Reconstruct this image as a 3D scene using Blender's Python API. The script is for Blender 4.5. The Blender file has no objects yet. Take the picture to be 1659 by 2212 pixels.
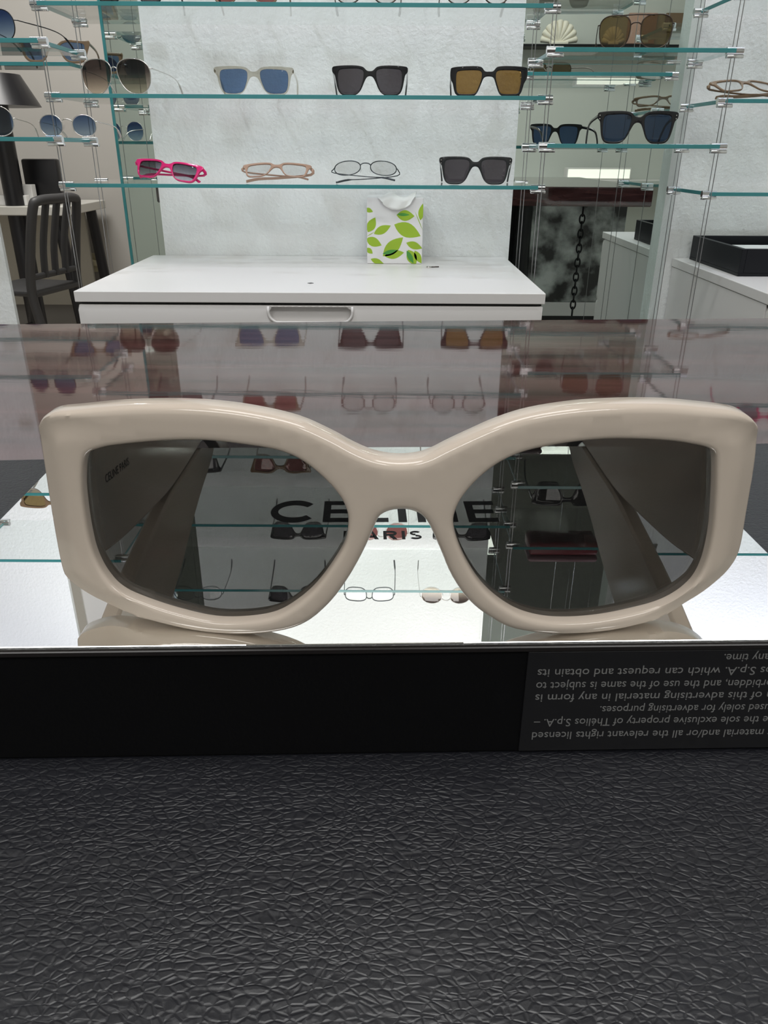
import bpy, bmesh, math, random
from mathutils import Vector, Matrix
from mathutils.geometry import delaunay_2d_cdt
R = math.radians
random.seed(7)
S = bpy.context.scene
COL = S.collection

# ------------------------------------------------------------------ camera
PITCH, ROLL, F = R(25.2), R(0.3), 1661.0
CAM = Vector((0, 0, 1.025))
fw = Vector((0, math.cos(PITCH), -math.sin(PITCH)))
r0 = Vector((1, 0, 0)); u0 = Vector((0, math.sin(PITCH), math.cos(PITCH)))
rt = r0 * math.cos(ROLL) + u0 * math.sin(ROLL)
up = u0 * math.cos(ROLL) - r0 * math.sin(ROLL)
cd = bpy.data.cameras.new('camera'); cam = bpy.data.objects.new('camera', cd); COL.objects.link(cam)
cd.sensor_fit = 'VERTICAL'; cd.sensor_height = 36; cd.sensor_width = 27; cd.lens = F / 2212 * 36
cd.clip_start = 0.01; cd.clip_end = 50
M = Matrix.Identity(4)
for i in range(3):
    M[i][0] = rt[i]; M[i][1] = up[i]; M[i][2] = -fw[i]; M[i][3] = CAM[i]
cam.matrix_world = M
S.camera = cam

def ray(px, py):
    return fw * F + rt * (px - 829.5) - up * (py - 1106)
def onz(px, py, z):
    d = ray(px, py); t = (z - CAM.z) / d.z; return CAM + d * t
def ony(px, py, y):
    d = ray(px, py); t = (y - CAM.y) / d.y; return CAM + d * t

# ------------------------------------------------------------------ light and exposure
S.view_settings.view_transform = 'Standard'; S.view_settings.look = 'None'
S.view_settings.gamma = 1; S.view_settings.use_curve_mapping = False
S.view_settings.exposure = 0.0
w = bpy.data.worlds.new('world'); S.world = w; w.use_nodes = True
w.node_tree.nodes['Background'].inputs[0].default_value = (0.75, 0.78, 0.8, 1)
w.node_tree.nodes['Background'].inputs[1].default_value = 0.25
CEIL = 2.75
def area(name, loc, sx, sy, power, col=(1, 1, 1), rot=(0, 0, 0)):
    l = bpy.data.lights.new(name, 'AREA'); l.shape = 'RECTANGLE'; l.size = sx; l.size_y = sy
    l.energy = power; l.color = col
    o = bpy.data.objects.new(name, l); o.location = loc; o.rotation_euler = rot; COL.objects.link(o)
    return o
def spot(name, loc, target, power, col=(1, 1, 1), ang=100, size=0.02):
    l = bpy.data.lights.new(name, 'SPOT'); l.energy = power; l.color = col
    l.spot_size = R(ang); l.spot_blend = 0.6; l.shadow_soft_size = size
    o = bpy.data.objects.new(name, l); o.location = loc
    o.rotation_euler = (Vector(target) - Vector(loc)).to_track_quat('-Z', 'Y').to_euler(); COL.objects.link(o)
    return o
area('soft_fill_light', (0.0, 0.15, CEIL - 0.035), 1.15, 0.55, 16, (1.0, 0.99, 0.97))  # added area lamps for soft fill, flush with the unseen ceiling
area('soft_fill_light', (0.9, -1.3, CEIL - 0.035), 1.15, 0.55, 20, (1.0, 0.99, 0.97))
area('soft_fill_light', (-0.9, -1.3, CEIL - 0.035), 1.15, 0.55, 20, (1.0, 0.99, 0.97))
area('soft_fill_light', (-1.6, 3.6, CEIL - 0.035), 1.15, 0.55, 52, (1.0, 0.98, 0.94))
SPOTS = [(-0.95, 0.95, (-1.1, 1.89, 1.3), 31, (0.82, 0.85, 1.0)), (-0.45, 1.05, (-0.2, 1.89, 1.55), 18, (0.97, 1, 1)),
         (0.12, 1.1, (-0.1, 1.89, 1.55), 18, (0.97, 1, 1)), (1.06, 1.42, (0.95, 1.89, 1.1), 34, (0.80, 0.84, 1.0)),
         (0.5, 1.47, (0.35, 1.85, 1.1), 7, (1, 1, 1))]
for x, y, t, p, c in SPOTS:
    spot('spot_light', (x, y, CEIL - 0.16), t, p, c)

# ------------------------------------------------------------------ materials
def new_mat(name):
    m = bpy.data.materials.new(name); m.use_nodes = True
    return m, m.node_tree.nodes, m.node_tree.links, m.node_tree.nodes['Principled BSDF']
def pr(name, col, rough=0.5, metal=0.0, spec=None, ior=None, coat=0, bump=None, sss=0):
    m, n, l, b = new_mat(name)
    b.inputs['Base Color'].default_value = (*col, 1); b.inputs['Roughness'].default_value = rough
    b.inputs['Metallic'].default_value = metal
    if ior: b.inputs['IOR'].default_value = ior
    if spec is not None: b.inputs['Specular IOR Level'].default_value = spec
    if coat: b.inputs['Coat Weight'].default_value = coat; b.inputs['Coat Roughness'].default_value = 0.05
    if sss:
        b.inputs['Subsurface Weight'].default_value = sss; b.inputs['Subsurface Scale'].default_value = 0.004
    if bump:
        sc, st, dist = bump
        t = n.new('ShaderNodeTexCoord'); x = n.new('ShaderNodeTexNoise'); bp = n.new('ShaderNodeBump')
        x.inputs['Scale'].default_value = sc; x.inputs['Detail'].default_value = 6; x.inputs['Roughness'].default_value = 0.6
        bp.inputs['Strength'].default_value = st; bp.inputs['Distance'].default_value = dist
        l.new(t.outputs['Object'], x.inputs['Vector']); l.new(x.outputs['Fac'], bp.inputs['Height'])
        l.new(bp.outputs['Normal'], b.inputs['Normal'])
    return m
def glassy(name, tint, rough=0.0, ior=1.5, grad=None):
    """thin see-through sheet: tinted transmission plus a fresnel mirror layer"""
    m, n, l, b = new_mat(name); n.remove(b)
    out = n['Material Output']
    tr = n.new('ShaderNodeBsdfTransparent'); gl = n.new('ShaderNodeBsdfGlossy')
    ge = n.new('ShaderNodeNewGeometry'); dt = n.new('ShaderNodeVectorMath'); dt.operation = 'DOT_PRODUCT'
    l.new(ge.outputs['Normal'], dt.inputs[0]); l.new(ge.outputs['Incoming'], dt.inputs[1])
    def mth(op, a, v=None):
        q = n.new('ShaderNodeMath'); q.operation = op
        if op == 'SUBTRACT': q.inputs[0].default_value = 1; l.new(a, q.inputs[1]); q.use_clamp = True
        else:
            l.new(a, q.inputs[0])
            if v is not None: q.inputs[1].default_value = v
        return q.outputs[0]
    f0 = ((ior - 1) / (ior + 1)) ** 2
    schl = mth('ADD', mth('MULTIPLY', mth('POWER', mth('SUBTRACT', mth('ABSOLUTE', dt.outputs['Value'])), 5), 1 - f0), f0)
    mx = n.new('ShaderNodeMixShader')
    tr.inputs[0].default_value = (*tint, 1); gl.inputs[0].default_value = (1, 1, 1, 1)
    gl.inputs['Roughness'].default_value = rough
    if grad:
        t = n.new('ShaderNodeTexCoord'); sp = n.new('ShaderNodeSeparateXYZ'); mr = n.new('ShaderNodeMapRange'); cr = n.new('ShaderNodeMix')
        cr.data_type = 'RGBA'
        l.new(t.outputs['Object'], sp.inputs[0]); l.new(sp.outputs['Z'], mr.inputs['Value'])
        mr.inputs['From Min'].default_value = 0.006; mr.inputs['From Max'].default_value = 0.042
        l.new(mr.outputs[0], cr.inputs['Factor'])
        cr.inputs['A'].default_value = (*grad, 1); cr.inputs['B'].default_value = (*tint, 1)
        l.new(cr.outputs['Result'], tr.inputs[0])
    l.new(schl, mx.inputs[0]); l.new(tr.outputs[0], mx.inputs[1]); l.new(gl.outputs[0], mx.inputs[2])
    l.new(mx.outputs[0], out.inputs[0])
    return m
def emis(name, col, s):
    m, n, l, b = new_mat(name)
    b.inputs['Base Color'].default_value = (0.8, 0.8, 0.8, 1)
    b.inputs['Emission Color'].default_value = (*col, 1); b.inputs['Emission Strength'].default_value = s
    return m

m_plaster = pr('white_plaster', (0.83, 0.84, 0.84), 0.75, bump=(120, 0.42, 0.006))
m_mirror = pr('mirror_glass', (0.70, 0.77, 0.73), 0.0, 1.0)
m_room = pr('grey_paint', (0.40, 0.385, 0.36), 0.8)
m_backwall = pr('grey_green_paint', (0.62, 0.64, 0.60), 0.8)
m_ceil = pr('ceiling_paint', (0.8, 0.8, 0.79), 0.8)
m_floor = pr('floor_tile', (0.42, 0.38, 0.33), 0.35, bump=(8, 0.05, 0.01))
m_cab = pr('white_laminate', (0.72, 0.70, 0.69), 0.35)
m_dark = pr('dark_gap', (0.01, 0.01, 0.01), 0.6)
m_chrome = pr('chrome', (0.86, 0.87, 0.9), 0.12, 1.0)
m_cable = pr('steel_wire', (0.42, 0.42, 0.43), 0.35, 1.0)
m_black = pr('black_acetate', (0.008, 0.008, 0.010), 0.12)
m_charc = pr('charcoal_acetate', (0.022, 0.024, 0.026), 0.22)
m_blackm = pr('black_metal', (0.02, 0.02, 0.022), 0.35, 0.6)
m_gun = pr('gunmetal', (0.09, 0.10, 0.11), 0.25, 1.0)
m_silver = pr('silver_metal', (0.75, 0.72, 0.7), 0.15, 1.0)
m_bronze = pr('bronze_metal', (0.09, 0.07, 0.06), 0.3, 1.0)
m_pink = pr('pink_acetate', (0.66, 0.022, 0.16), 0.12)
m_beige = pr('beige_acetate', (0.42, 0.27, 0.20), 0.15)
m_cream = pr('cream_acetate', (0.60, 0.515, 0.44), 0.10, ior=1.5, sss=0.0)
m_tort = pr('tortoise_acetate', (0.20, 0.13, 0.08), 0.12)
m_paper = pr('white_paper', (0.85, 0.85, 0.84), 0.8)
m_blackbox = pr('black_card', (0.006, 0.007, 0.010), 0.5, spec=0.25)
m_velvet = pr('black_velvet_card', (0.0022, 0.0022, 0.0028), 0.7, spec=0.12, bump=(900, 0.2, 0.0004))
m_leaf = pr('leaf_green', (0.33, 0.50, 0.03), 0.6)
m_leafd = pr('leaf_dark_green', (0.07, 0.30, 0.05), 0.6)
m_boxwhite = pr('printed_card_white', (0.80, 0.79, 0.80), 0.55)
m_ink = pr('black_letter_ink', (0.003, 0.003, 0.004), 0.5, spec=0.15)
m_blockmirror = pr('mirror_top', (0.93, 0.925, 0.90), 0.004, 1.0)
m_acry = pr('acrylic_rim', (0.012, 0.010, 0.010), 0.25, spec=0.3)
m_stickertext = pr('grey_small_print', (0.17, 0.17, 0.17), 0.6)
m_sticker = pr('clear_sticker', (0.0095, 0.0095, 0.011), 0.32, spec=0.35)
m_edge = pr('green_glass_edge', (0.05, 0.23, 0.24), 0.12)
m_shelfglass = glassy('clear_shelf_glass', (0.968, 0.985, 0.978), 0, 1.33)
m_lamp = emis('lamp_face', (1, 0.98, 0.95), 3)
m_plastic_black = pr('black_plastic', (0.006, 0.006, 0.008), 0.35)
m_chair = pr('charcoal_chair_finish', (0.035, 0.035, 0.037), 0.5, bump=(60, 0.2, 0.002))
m_desk = pr('worn_white_wood', (0.55, 0.54, 0.50), 0.55, bump=(20, 0.3, 0.004))
m_yellow = pr('cream_plastic', (0.62, 0.58, 0.40), 0.4)
m_brick = pr('pale_block', (0.50, 0.48, 0.42), 0.8, bump=(15, 0.3, 0.01))
m_poster = pr('peach_print', (0.55, 0.34, 0.26), 0.5)
m_orn = pr('plaster_ornament', (0.85, 0.80, 0.68), 0.6)
L_dark = glassy('dark_grey_lens', (0.355, 0.355, 0.35), 0, 1.42)
L_blue = glassy('blue_lens', (0.35, 0.45, 0.60), 0, 1.5)
L_navy = glassy('navy_lens', (0.20, 0.28, 0.41), 0, 1.5)
L_smoke = glassy('smoke_lens', (0.32, 0.30, 0.32), 0, 1.5)
L_brown = glassy('amber_brown_lens', (0.55, 0.42, 0.23), 0, 1.5)
L_gbrown = glassy('gradient_brown_lens', (0.25, 0.21, 0.20), 0, 1.5, grad=(0.86, 0.80, 0.72))
L_gblue = glassy('gradient_blue_lens', (0.10, 0.20, 0.40), 0, 1.5, grad=(0.60, 0.70, 0.80))
L_ggrey = glassy('gradient_grey_lens', (0.22, 0.20, 0.24), 0, 1.5, grad=(0.75, 0.75, 0.80))
L_olive = glassy('olive_brown_lens', (0.50, 0.42, 0.28), 0, 1.5)
L_red = glassy('red_lens', (0.55, 0.33, 0.32), 0, 1.5)
L_clear = glassy('clear_demo_lens', (0.95, 0.95, 0.95), 0, 1.4)
L_teaf = glassy('clear_champagne_acetate', (0.80, 0.78, 0.73), 0.05, 1.5)

# polished red-brown counter
m_counter, n, l, b = new_mat('polished_red_brown_wood')
tc = n.new('ShaderNodeTexCoord'); mp = n.new('ShaderNodeMapping'); nz = n.new('ShaderNodeTexNoise'); cr = n.new('ShaderNodeValToRGB')
mp.inputs['Scale'].default_value = (1.2, 14, 14); nz.inputs['Scale'].default_value = 6; nz.inputs['Detail'].default_value = 8
l.new(tc.outputs['Object'], mp.inputs[0]); l.new(mp.outputs[0], nz.inputs['Vector']); l.new(nz.outputs['Fac'], cr.inputs[0])
cr.color_ramp.elements[0].position = 0.3; cr.color_ramp.elements[0].color = (0.035, 0.012, 0.012, 1)
cr.color_ramp.elements[1].position = 0.7; cr.color_ramp.elements[1].color = (0.105, 0.042, 0.04, 1)
l.new(cr.outputs[0], b.inputs['Base Color']); b.inputs['Roughness'].default_value = 0.035; b.inputs['IOR'].default_value = 2.1
mp2 = n.new('ShaderNodeMapping'); mp2.inputs['Scale'].default_value = (1, 7, 1); nz2 = n.new('ShaderNodeTexNoise')
nz2.inputs['Scale'].default_value = 22; nz2.inputs['Detail'].default_value = 3
bp = n.new('ShaderNodeBump'); bp.inputs['Strength'].default_value = 0.05; bp.inputs['Distance'].default_value = 0.0003
l.new(tc.outputs['Object'], mp2.inputs[0]); l.new(mp2.outputs[0], nz2.inputs['Vector']); l.new(nz2.outputs['Fac'], bp.inputs['Height'])
l.new(bp.outputs[0], b.inputs['Normal'])

# black grained leather
m_leather, n, l, b = new_mat('black_grained_leather')
tc = n.new('ShaderNodeTexCoord'); mp = n.new('ShaderNodeMapping'); wn = n.new('ShaderNodeTexNoise'); ad = n.new('ShaderNodeVectorMath')
mp.inputs['Scale'].default_value = (0.75, 1.25, 1)
wn.inputs['Scale'].default_value = 60; wn.inputs['Detail'].default_value = 2
sc = n.new('ShaderNodeVectorMath'); sc.operation = 'SCALE'; sc.inputs['Scale'].default_value = 0.006
l.new(tc.outputs['Object'], mp.inputs[0]); l.new(mp.outputs[0], wn.inputs['Vector']); l.new(wn.outputs['Color'], sc.inputs[0])
l.new(mp.outputs[0], ad.inputs[0]); l.new(sc.outputs[0], ad.inputs[1])
hs = []
for scale, wt in ((620, 1.0), (270, 0.8)):
    v = n.new('ShaderNodeTexVoronoi'); v.feature = 'DISTANCE_TO_EDGE'; v.inputs['Scale'].default_value = scale
    l.new(ad.outputs[0], v.inputs['Vector'])
    mr = n.new('ShaderNodeMapRange'); mr.inputs['From Max'].default_value = 0.22; mr.inputs['To Max'].default_value = wt
    mr.interpolation_type = 'SMOOTHSTEP'
    l.new(v.outputs['Distance'], mr.inputs['Value']); hs.append(mr)
sm = n.new('ShaderNodeMath'); l.new(hs[0].outputs[0], sm.inputs[0]); l.new(hs[1].outputs[0], sm.inputs[1])
fine = n.new('ShaderNodeTexNoise'); fine.inputs['Scale'].default_value = 2200; l.new(tc.outputs['Object'], fine.inputs['Vector'])
fm = n.new('ShaderNodeMath'); fm.operation = 'MULTIPLY'; fm.inputs[1].default_value = 0.35; l.new(fine.outputs['Fac'], fm.inputs[0])
sm2 = n.new('ShaderNodeMath'); l.new(sm.outputs[0], sm2.inputs[0]); l.new(fm.outputs[0], sm2.inputs[1])
bp = n.new('ShaderNodeBump'); bp.inputs['Strength'].default_value = 0.34; bp.inputs['Distance'].default_value = 0.00022
l.new(sm2.outputs[0], bp.inputs['Height']); l.new(bp.outputs[0], b.inputs['Normal'])
b.inputs['Base Color'].default_value = (0.009, 0.0095, 0.013, 1); b.inputs['Roughness'].default_value = 0.40; b.inputs['IOR'].default_value = 1.6

# ------------------------------------------------------------------ mesh helpers
def link(name, bm, mat, parent=None, smooth=False, autos=None):
    me = bpy.data.meshes.new(name)
    bmesh.ops.recalc_face_normals(bm, faces=bm.faces[:])
    bm.to_mesh(me); bm.free()
    for m in (mat if isinstance(mat, (list, tuple)) else [mat]): me.materials.append(m)
    if smooth:
        for p in me.polygons: p.use_smooth = True
        if autos:
            try: me.set_sharp_from_angle(angle=R(autos))
            except Exception: pass
    o = bpy.data.objects.new(name, me); COL.objects.link(o)
    if parent: o.parent = parent
    return o
def tag(o, label, cat, group=None, kind=None):
    if label: o['label'] = label
    if cat: o['category'] = cat
    if group: o['group'] = group
    if kind: o['kind'] = kind
    return o
def thing(name, label, cat, loc=(0, 0, 0), rot=(0, 0, 0), group=None):
    o = bpy.data.objects.new(name, None); o.empty_display_size = 0.02; COL.objects.link(o)
    o.location = loc; o.rotation_euler = rot
    return tag(o, label, cat, group)
def struct(name, bm, mat, smooth=False, kind='structure'):
    o = link(name, bm, mat, None, smooth); o['kind'] = kind; return o
def box(bm, a, b, mi=0, bev=0.0, seg=2):
    x0, y0, z0 = a; x1, y1, z1 = b
    vs = [bm.verts.new(p) for p in ((x0, y0, z0), (x1, y0, z0), (x1, y1, z0), (x0, y1, z0), (x0, y0, z1), (x1, y0, z1), (x1, y1, z1), (x0, y1, z1))]
    fs = [bm.faces.new([vs[i] for i in q]) for q in ((0, 3, 2, 1), (4, 5, 6, 7), (0, 1, 5, 4), (1, 2, 6, 5), (2, 3, 7, 6), (3, 0, 4, 7))]
    for f in fs: f.material_index = mi
    if bev:
        es = list({e for f in fs for e in f.edges})
        bmesh.ops.bevel(bm, geom=es, offset=bev, segments=seg, affect='EDGES', profile=0.5)
    return bm
def bx(a, b, bev=0.0, seg=2):
    return box(bmesh.new(), a, b, 0, bev, seg)
def tube(bm, pts, rad, seg=8, closed=False, mi=0, flat=1.0):
    pts = [Vector(p) for p in pts]; N = len(pts); rings = []
    rads = rad if isinstance(rad, (list, tuple)) else [rad] * N
    prev = None
    for i, p in enumerate(pts):
        a = pts[(i - 1) % N] if (closed or i) else p
        c = pts[(i + 1) % N] if (closed or i < N - 1) else p
        t = (c - a).normalized()
        if prev is None:
            ref = Vector((0, 0, 1)) if abs(t.z) < 0.9 else Vector((0, 1, 0))
            nrm = (ref - t * ref.dot(t)).normalized()
        else:
            nrm = (prev - t * prev.dot(t)).normalized()
        prev = nrm; bi = t.cross(nrm)
        rings.append([bm.verts.new(p + (nrm * math.cos(2 * math.pi * k / seg) + bi * math.sin(2 * math.pi * k / seg) * flat) * rads[i]) for k in range(seg)])
    for i in range(N if closed else N - 1):
        A, B = rings[i], rings[(i + 1) % N]
        for k in range(seg):
            f = bm.faces.new((A[k], A[(k + 1) % seg], B[(k + 1) % seg], B[k])); f.material_index = mi
    if not closed:
        for rr in (rings[0], rings[-1]):
            f = bm.faces.new(rr); f.material_index = mi
    return bm
def tb(pts, rad, seg=8, closed=False, flat=1.0):
    return tube(bmesh.new(), pts, rad, seg, closed, 0, flat)
def catmull(P, n=6, closed=True):
    out = []; N = len(P)
    for i in range(N if closed else N - 1):
        if closed: a, b, c, d = (P[(i + k - 1) % N] for k in range(4))
        else: a, b, c, d = P[max(i - 1, 0)], P[i], P[i + 1], P[min(i + 2, N - 1)]
        for k in range(n):
            t = k / n
            out.append(tuple(0.5 * (2 * b[j] + (c[j] - a[j]) * t + (2 * a[j] - 5 * b[j] + 4 * c[j] - d[j]) * t * t + (3 * b[j] - a[j] - 3 * c[j] + d[j]) * t ** 3) for j in range(len(b))))
    if not closed: out.append(tuple(P[-1]))
    return out
def resample(P, step):
    N = len(P); L = [0]
    for i in range(N): L.append(L[-1] + math.dist(P[i], P[(i + 1) % N]))
    n = max(8, int(L[-1] / step)); out = []; j = 0
    for k in range(n):
        s = L[-1] * k / n
        while L[j + 1] < s: j += 1
        t = (s - L[j]) / max(1e-12, L[j + 1] - L[j]); a, b = P[j], P[(j + 1) % N]
        out.append((a[0] + (b[0] - a[0]) * t, a[1] + (b[1] - a[1]) * t))
    return out
def inside(p, P):
    x, y = p; c = False; j = len(P) - 1
    for i in range(len(P)):
        xi, yi = P[i]; xj, yj = P[j]
        if (yi > y) != (yj > y) and x < (xj - xi) * (y - yi) / (yj - yi) + xi: c = not c
        j = i
    return c
def dist(p, P):
    x, y = p; best = 1e9; N = len(P)
    for i in range(N):
        ax, ay = P[i]; bx_, by = P[(i + 1) % N]; dx, dy = bx_ - ax, by - ay
        L = dx * dx + dy * dy
        t = 0 if L == 0 else max(0, min(1, ((x - ax) * dx + (y - ay) * dy) / L))
        d = (x - ax - dx * t) ** 2 + (y - ay - dy * t) ** 2
        if d < best: best = d
    return math.sqrt(best)
def ccw(P):
    a = sum(P[i - 1][0] * P[i][1] - P[i][0] * P[i - 1][1] for i in range(len(P)))
    return P if a > 0 else P[::-1]
def inset(P, d):     # towards the left of travel (inside of a ccw loop)
    out = []; N = len(P)
    for i in range(N):
        a, b = P[i - 1], P[(i + 1) % N]; tx, ty = b[0] - a[0], b[1] - a[1]; L = math.hypot(tx, ty) or 1
        out.append((P[i][0] - ty / L * d, P[i][1] + tx / L * d))
    return out
def plate(outer, holes, T, r, grid, surf, cham=None, step=None, rin=None):
    """solid plate with holes and rounded rims. outer/holes: (x,z) loops; surf(x,z)->front y; cham(x,z,d)->extra setback"""
    rin = rin or r
    step = step or grid
    outer = ccw(resample(outer, step)); holes = [ccw(resample(h, step)) for h in holes]
    V = []; E = []
    def addloop(P):
        s = len(V); V.extend(P); E.extend((s + i, s + (i + 1) % len(P)) for i in range(len(P)))
    addloop(outer)
    for h in holes: addloop(h)
    nb = len(V)
    allb = [outer] + holes
    def din(p): return min([dist(p, h) for h in holes]) if holes else 1e9
    for fr in (0.18, 0.5, 1.0):
        for p in inset(outer, r * fr):
            if inside(p, outer) and dist(p, outer) > r * fr * 0.9 and all(not inside(p, h) for h in holes) and din(p) > rin * 0.3: V.append(p)
        for h in holes:
            for p in inset(h, -rin * fr):
                if inside(p, outer) and dist(p, outer) > r * 0.3 and din(p) > rin * fr * 0.9: V.append(p)
    xs = [p[0] for p in outer]; zs = [p[1] for p in outer]
    x = min(xs)
    while x < max(xs):
        z = min(zs)
        while z < max(zs):
            p = (x + (0.3 * grid if int((z - min(zs)) / grid) % 2 else 0), z)
            if inside(p, outer) and all(not inside(p, h) for h in holes) and dist(p, outer) > r * 1.3 and din(p) > rin * 1.3: V.append(p)
            z += grid
        x += grid
    res = delaunay_2d_cdt([Vector(v) for v in V], E, [], 0, 1e-7)
    P = [tuple(v) for v in res[0]]; tris = []
    for f in res[2]:
        c = (sum(P[i][0] for i in f) / 3, sum(P[i][1] for i in f) / 3)
        if inside(c, outer) and all(not inside(c, h) for h in holes): tris.append(f)
    bm = bmesh.new(); FV = []; BV = []
    for p in P:
        do, di = dist(p, outer), din(p)
        k = 0.0
        if do < r: k = max(k, r - math.sqrt(max(0, r * r - (r - do) ** 2)))
        if di < rin: k = max(k, rin - math.sqrt(max(0, rin * rin - (rin - di) ** 2)))
        k = min(k, T * 0.49)
        y = surf(*p); c = cham(p[0], p[1], do) if cham else 0
        FV.append(bm.verts.new((p[0], y + max(k, c), p[1]))); BV.append(bm.verts.new((p[0], y + T + (c * 0.6) - k * 0.6, p[1])))
    cnt = {}
    for f in tris:
        bm.faces.new([FV[i] for i in f]); bm.faces.new([BV[i] for i in reversed(f)])
        for a, b in ((f[0], f[1]), (f[1], f[2]), (f[2], f[0])):
            cnt[(min(a, b), max(a, b))] = cnt.get((min(a, b), max(a, b)), 0) + 1
    for (a, b), c in cnt.items():
        if c == 1: bm.faces.new((FV[a], FV[b], BV[b], BV[a]))
    lo = [v for v in bm.verts if not v.link_faces]
    bmesh.ops.delete(bm, geom=lo, context='VERTS')
    return bm
def prism_x(prof, x0, x1, bev=0.0):   # profile in (y,z) extruded along x
    bm = bmesh.new(); A = [bm.verts.new((x0, y, z)) for y, z in prof]; B = [bm.verts.new((x1, y, z)) for y, z in prof]
    n = len(prof); bm.faces.new(A); bm.faces.new(B[::-1])
    for i in range(n): bm.faces.new((A[i], A[(i + 1) % n], B[(i + 1) % n], B[i]))
    if bev: bmesh.ops.bevel(bm, geom=bm.edges[:], offset=bev, segments=3, affect='EDGES')
    return bm
def poly_plate(bm, P, z0, z1, mi=0):  # flat polygon in xy extruded in z
    A = [bm.verts.new((x, y, z0)) for x, y in P]; B = [bm.verts.new((x, y, z1)) for x, y in P]
    f = [bm.faces.new(A), bm.faces.new(B)]
    for i in range(len(P)): f.append(bm.faces.new((A[i], A[(i + 1) % len(P)], B[(i + 1) % len(P)], B[i])))
    for q in f: q.material_index = mi

# ------------------------------------------------------------------ room shell
WY, MY = 1.89, 1.95
struct('floor', bx((-3.6, -2.6, -0.05), (3.0, 5.3, 0)), m_floor)
struct('ceiling', bx((-3.6, -2.6, CEIL), (3.0, 5.3, CEIL + 0.1)), m_ceil)
struct('wall_back', bx((-3.6, -2.6, 0), (3.0, -2.5, CEIL)), m_backwall)
struct('wall_right', bx((2.3, -2.5, 0), (2.4, 2.1, CEIL)), m_backwall)
struct('wall_left', bx((-2.6, -2.5, 0), (-2.5, 1.9, CEIL)), m_backwall)
struct('wall_far', bx((-3.6, 4.95, 0), (0, 5.05, CEIL)), m_room)
struct('wall_center', bx((-0.516, WY, 0), (0.289, WY + 0.1, CEIL)), m_plaster)
struct('wall_rightcolumn', bx((0.657, WY, 0), (2.3, WY + 0.1, CEIL)), m_plaster)
struct('wall_leftcolumn', bx((-2.5, WY, 0), (-0.896, WY + 0.012, CEIL)), m_plaster)
struct('trim_1', bx((-0.896, 1.955, 1.72), (-0.612, 2.05, CEIL)), m_room)  # unseen header, lowered to block the back room lamp from the mirror top
struct('wall_partition', bx((-0.60, 2.05, 0), (-0.5, 4.95, CEIL)), m_room)
struct('wall_outer', bx((-3.6, 1.95, 0), (-3.5, 4.95, CEIL)), m_room)
mr = tag(link('mirror_panel', bx((0.289, MY, 0.0), (0.657, MY + 0.006, CEIL)), m_mirror), 'tall greenish wall mirror between the central and right white plaster columns', 'mirror')
mr = tag(link('mirror_panel', bx((-0.612, MY, 0.0), (-0.516, MY + 0.006, CEIL)), m_mirror), 'narrow greenish wall mirror strip left of the central plaster column', 'mirror')
struct('trim_2', bx((-0.618, MY - 0.002, 0), (-0.612, MY + 0.012, CEIL)), m_edge)

# unseen ceiling panels added for soft fill light, then the spotlights
for x, y, wh in ((0, 0.15, 'above the counter and camera'), (0.9, -1.3, 'over the shop floor at right behind the camera'), (-0.9, -1.3, 'over the shop floor at left behind the camera'), (-1.6, 3.6, 'over the back room desk')):
    t = thing('fill_light_panel', 'added flat rectangular ceiling panel for soft fill light ' + wh, 'ceiling light', (x, y, CEIL))
    link('fill_frame', bx((-0.6, -0.3, -0.03), (0.6, 0.3, 0)), m_cab, t)
for (x, y, tg, p, c), wh in zip(SPOTS, ('before the left column', 'before the left half of the central column', 'before the right half of the central column', 'before the right column', 'before the tall wall mirror')):
    t = thing('ceiling_spotlight', 'small round chrome ceiling spotlight ' + wh, 'spotlight', (x, y, CEIL))
    bm = bmesh.new(); tube(bm, [(0, 0, 0), (0, 0, -0.10)], 0.035, 20); link('lamp_housing', bm, m_chrome, t, True, 40)
    bm = bmesh.new(); tube(bm, [(0, 0, -0.10), (0, 0, -0.103)], 0.028, 20); link('lamp_face', bm, m_lamp, t)

# ------------------------------------------------------------------ counter, leather mat
CT = 0.90
pl, prr = onz(0, 699, CT), onz(1395, 688, CT)
sl = (prr.y - pl.y) / (prr.x - pl.x)
def cy(x): return pl.y + sl * (x - pl.x)
bm = bmesh.new()
poly_plate(bm, [(-0.92, -0.55), (1.03, -0.55), (1.03, cy(1.03)), (-0.92, cy(-0.92))], CT - 0.07, CT)
bmesh.ops.bevel(bm, geom=bm.edges[:], offset=0.003, segments=2, affect='EDGES')
ct = thing('counter', 'polished red-brown wooden counter slab running across below the camera', 'counter', (0, 0.0, 0))
link('countertop', bm, m_counter, ct)
for x in (-0.84, 0.58):
    bm = bmesh.new(); tube(bm, [(x, 0.45, 0), (x, 0.45, CT - 0.07)], 0.035, 16); link('leg', bm, m_plastic_black, ct, True, 40)
link('side_panel', bx((-0.84, 0.36, 0.02), (0.56, 0.40, CT - 0.07)), m_plastic_black, ct)
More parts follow.
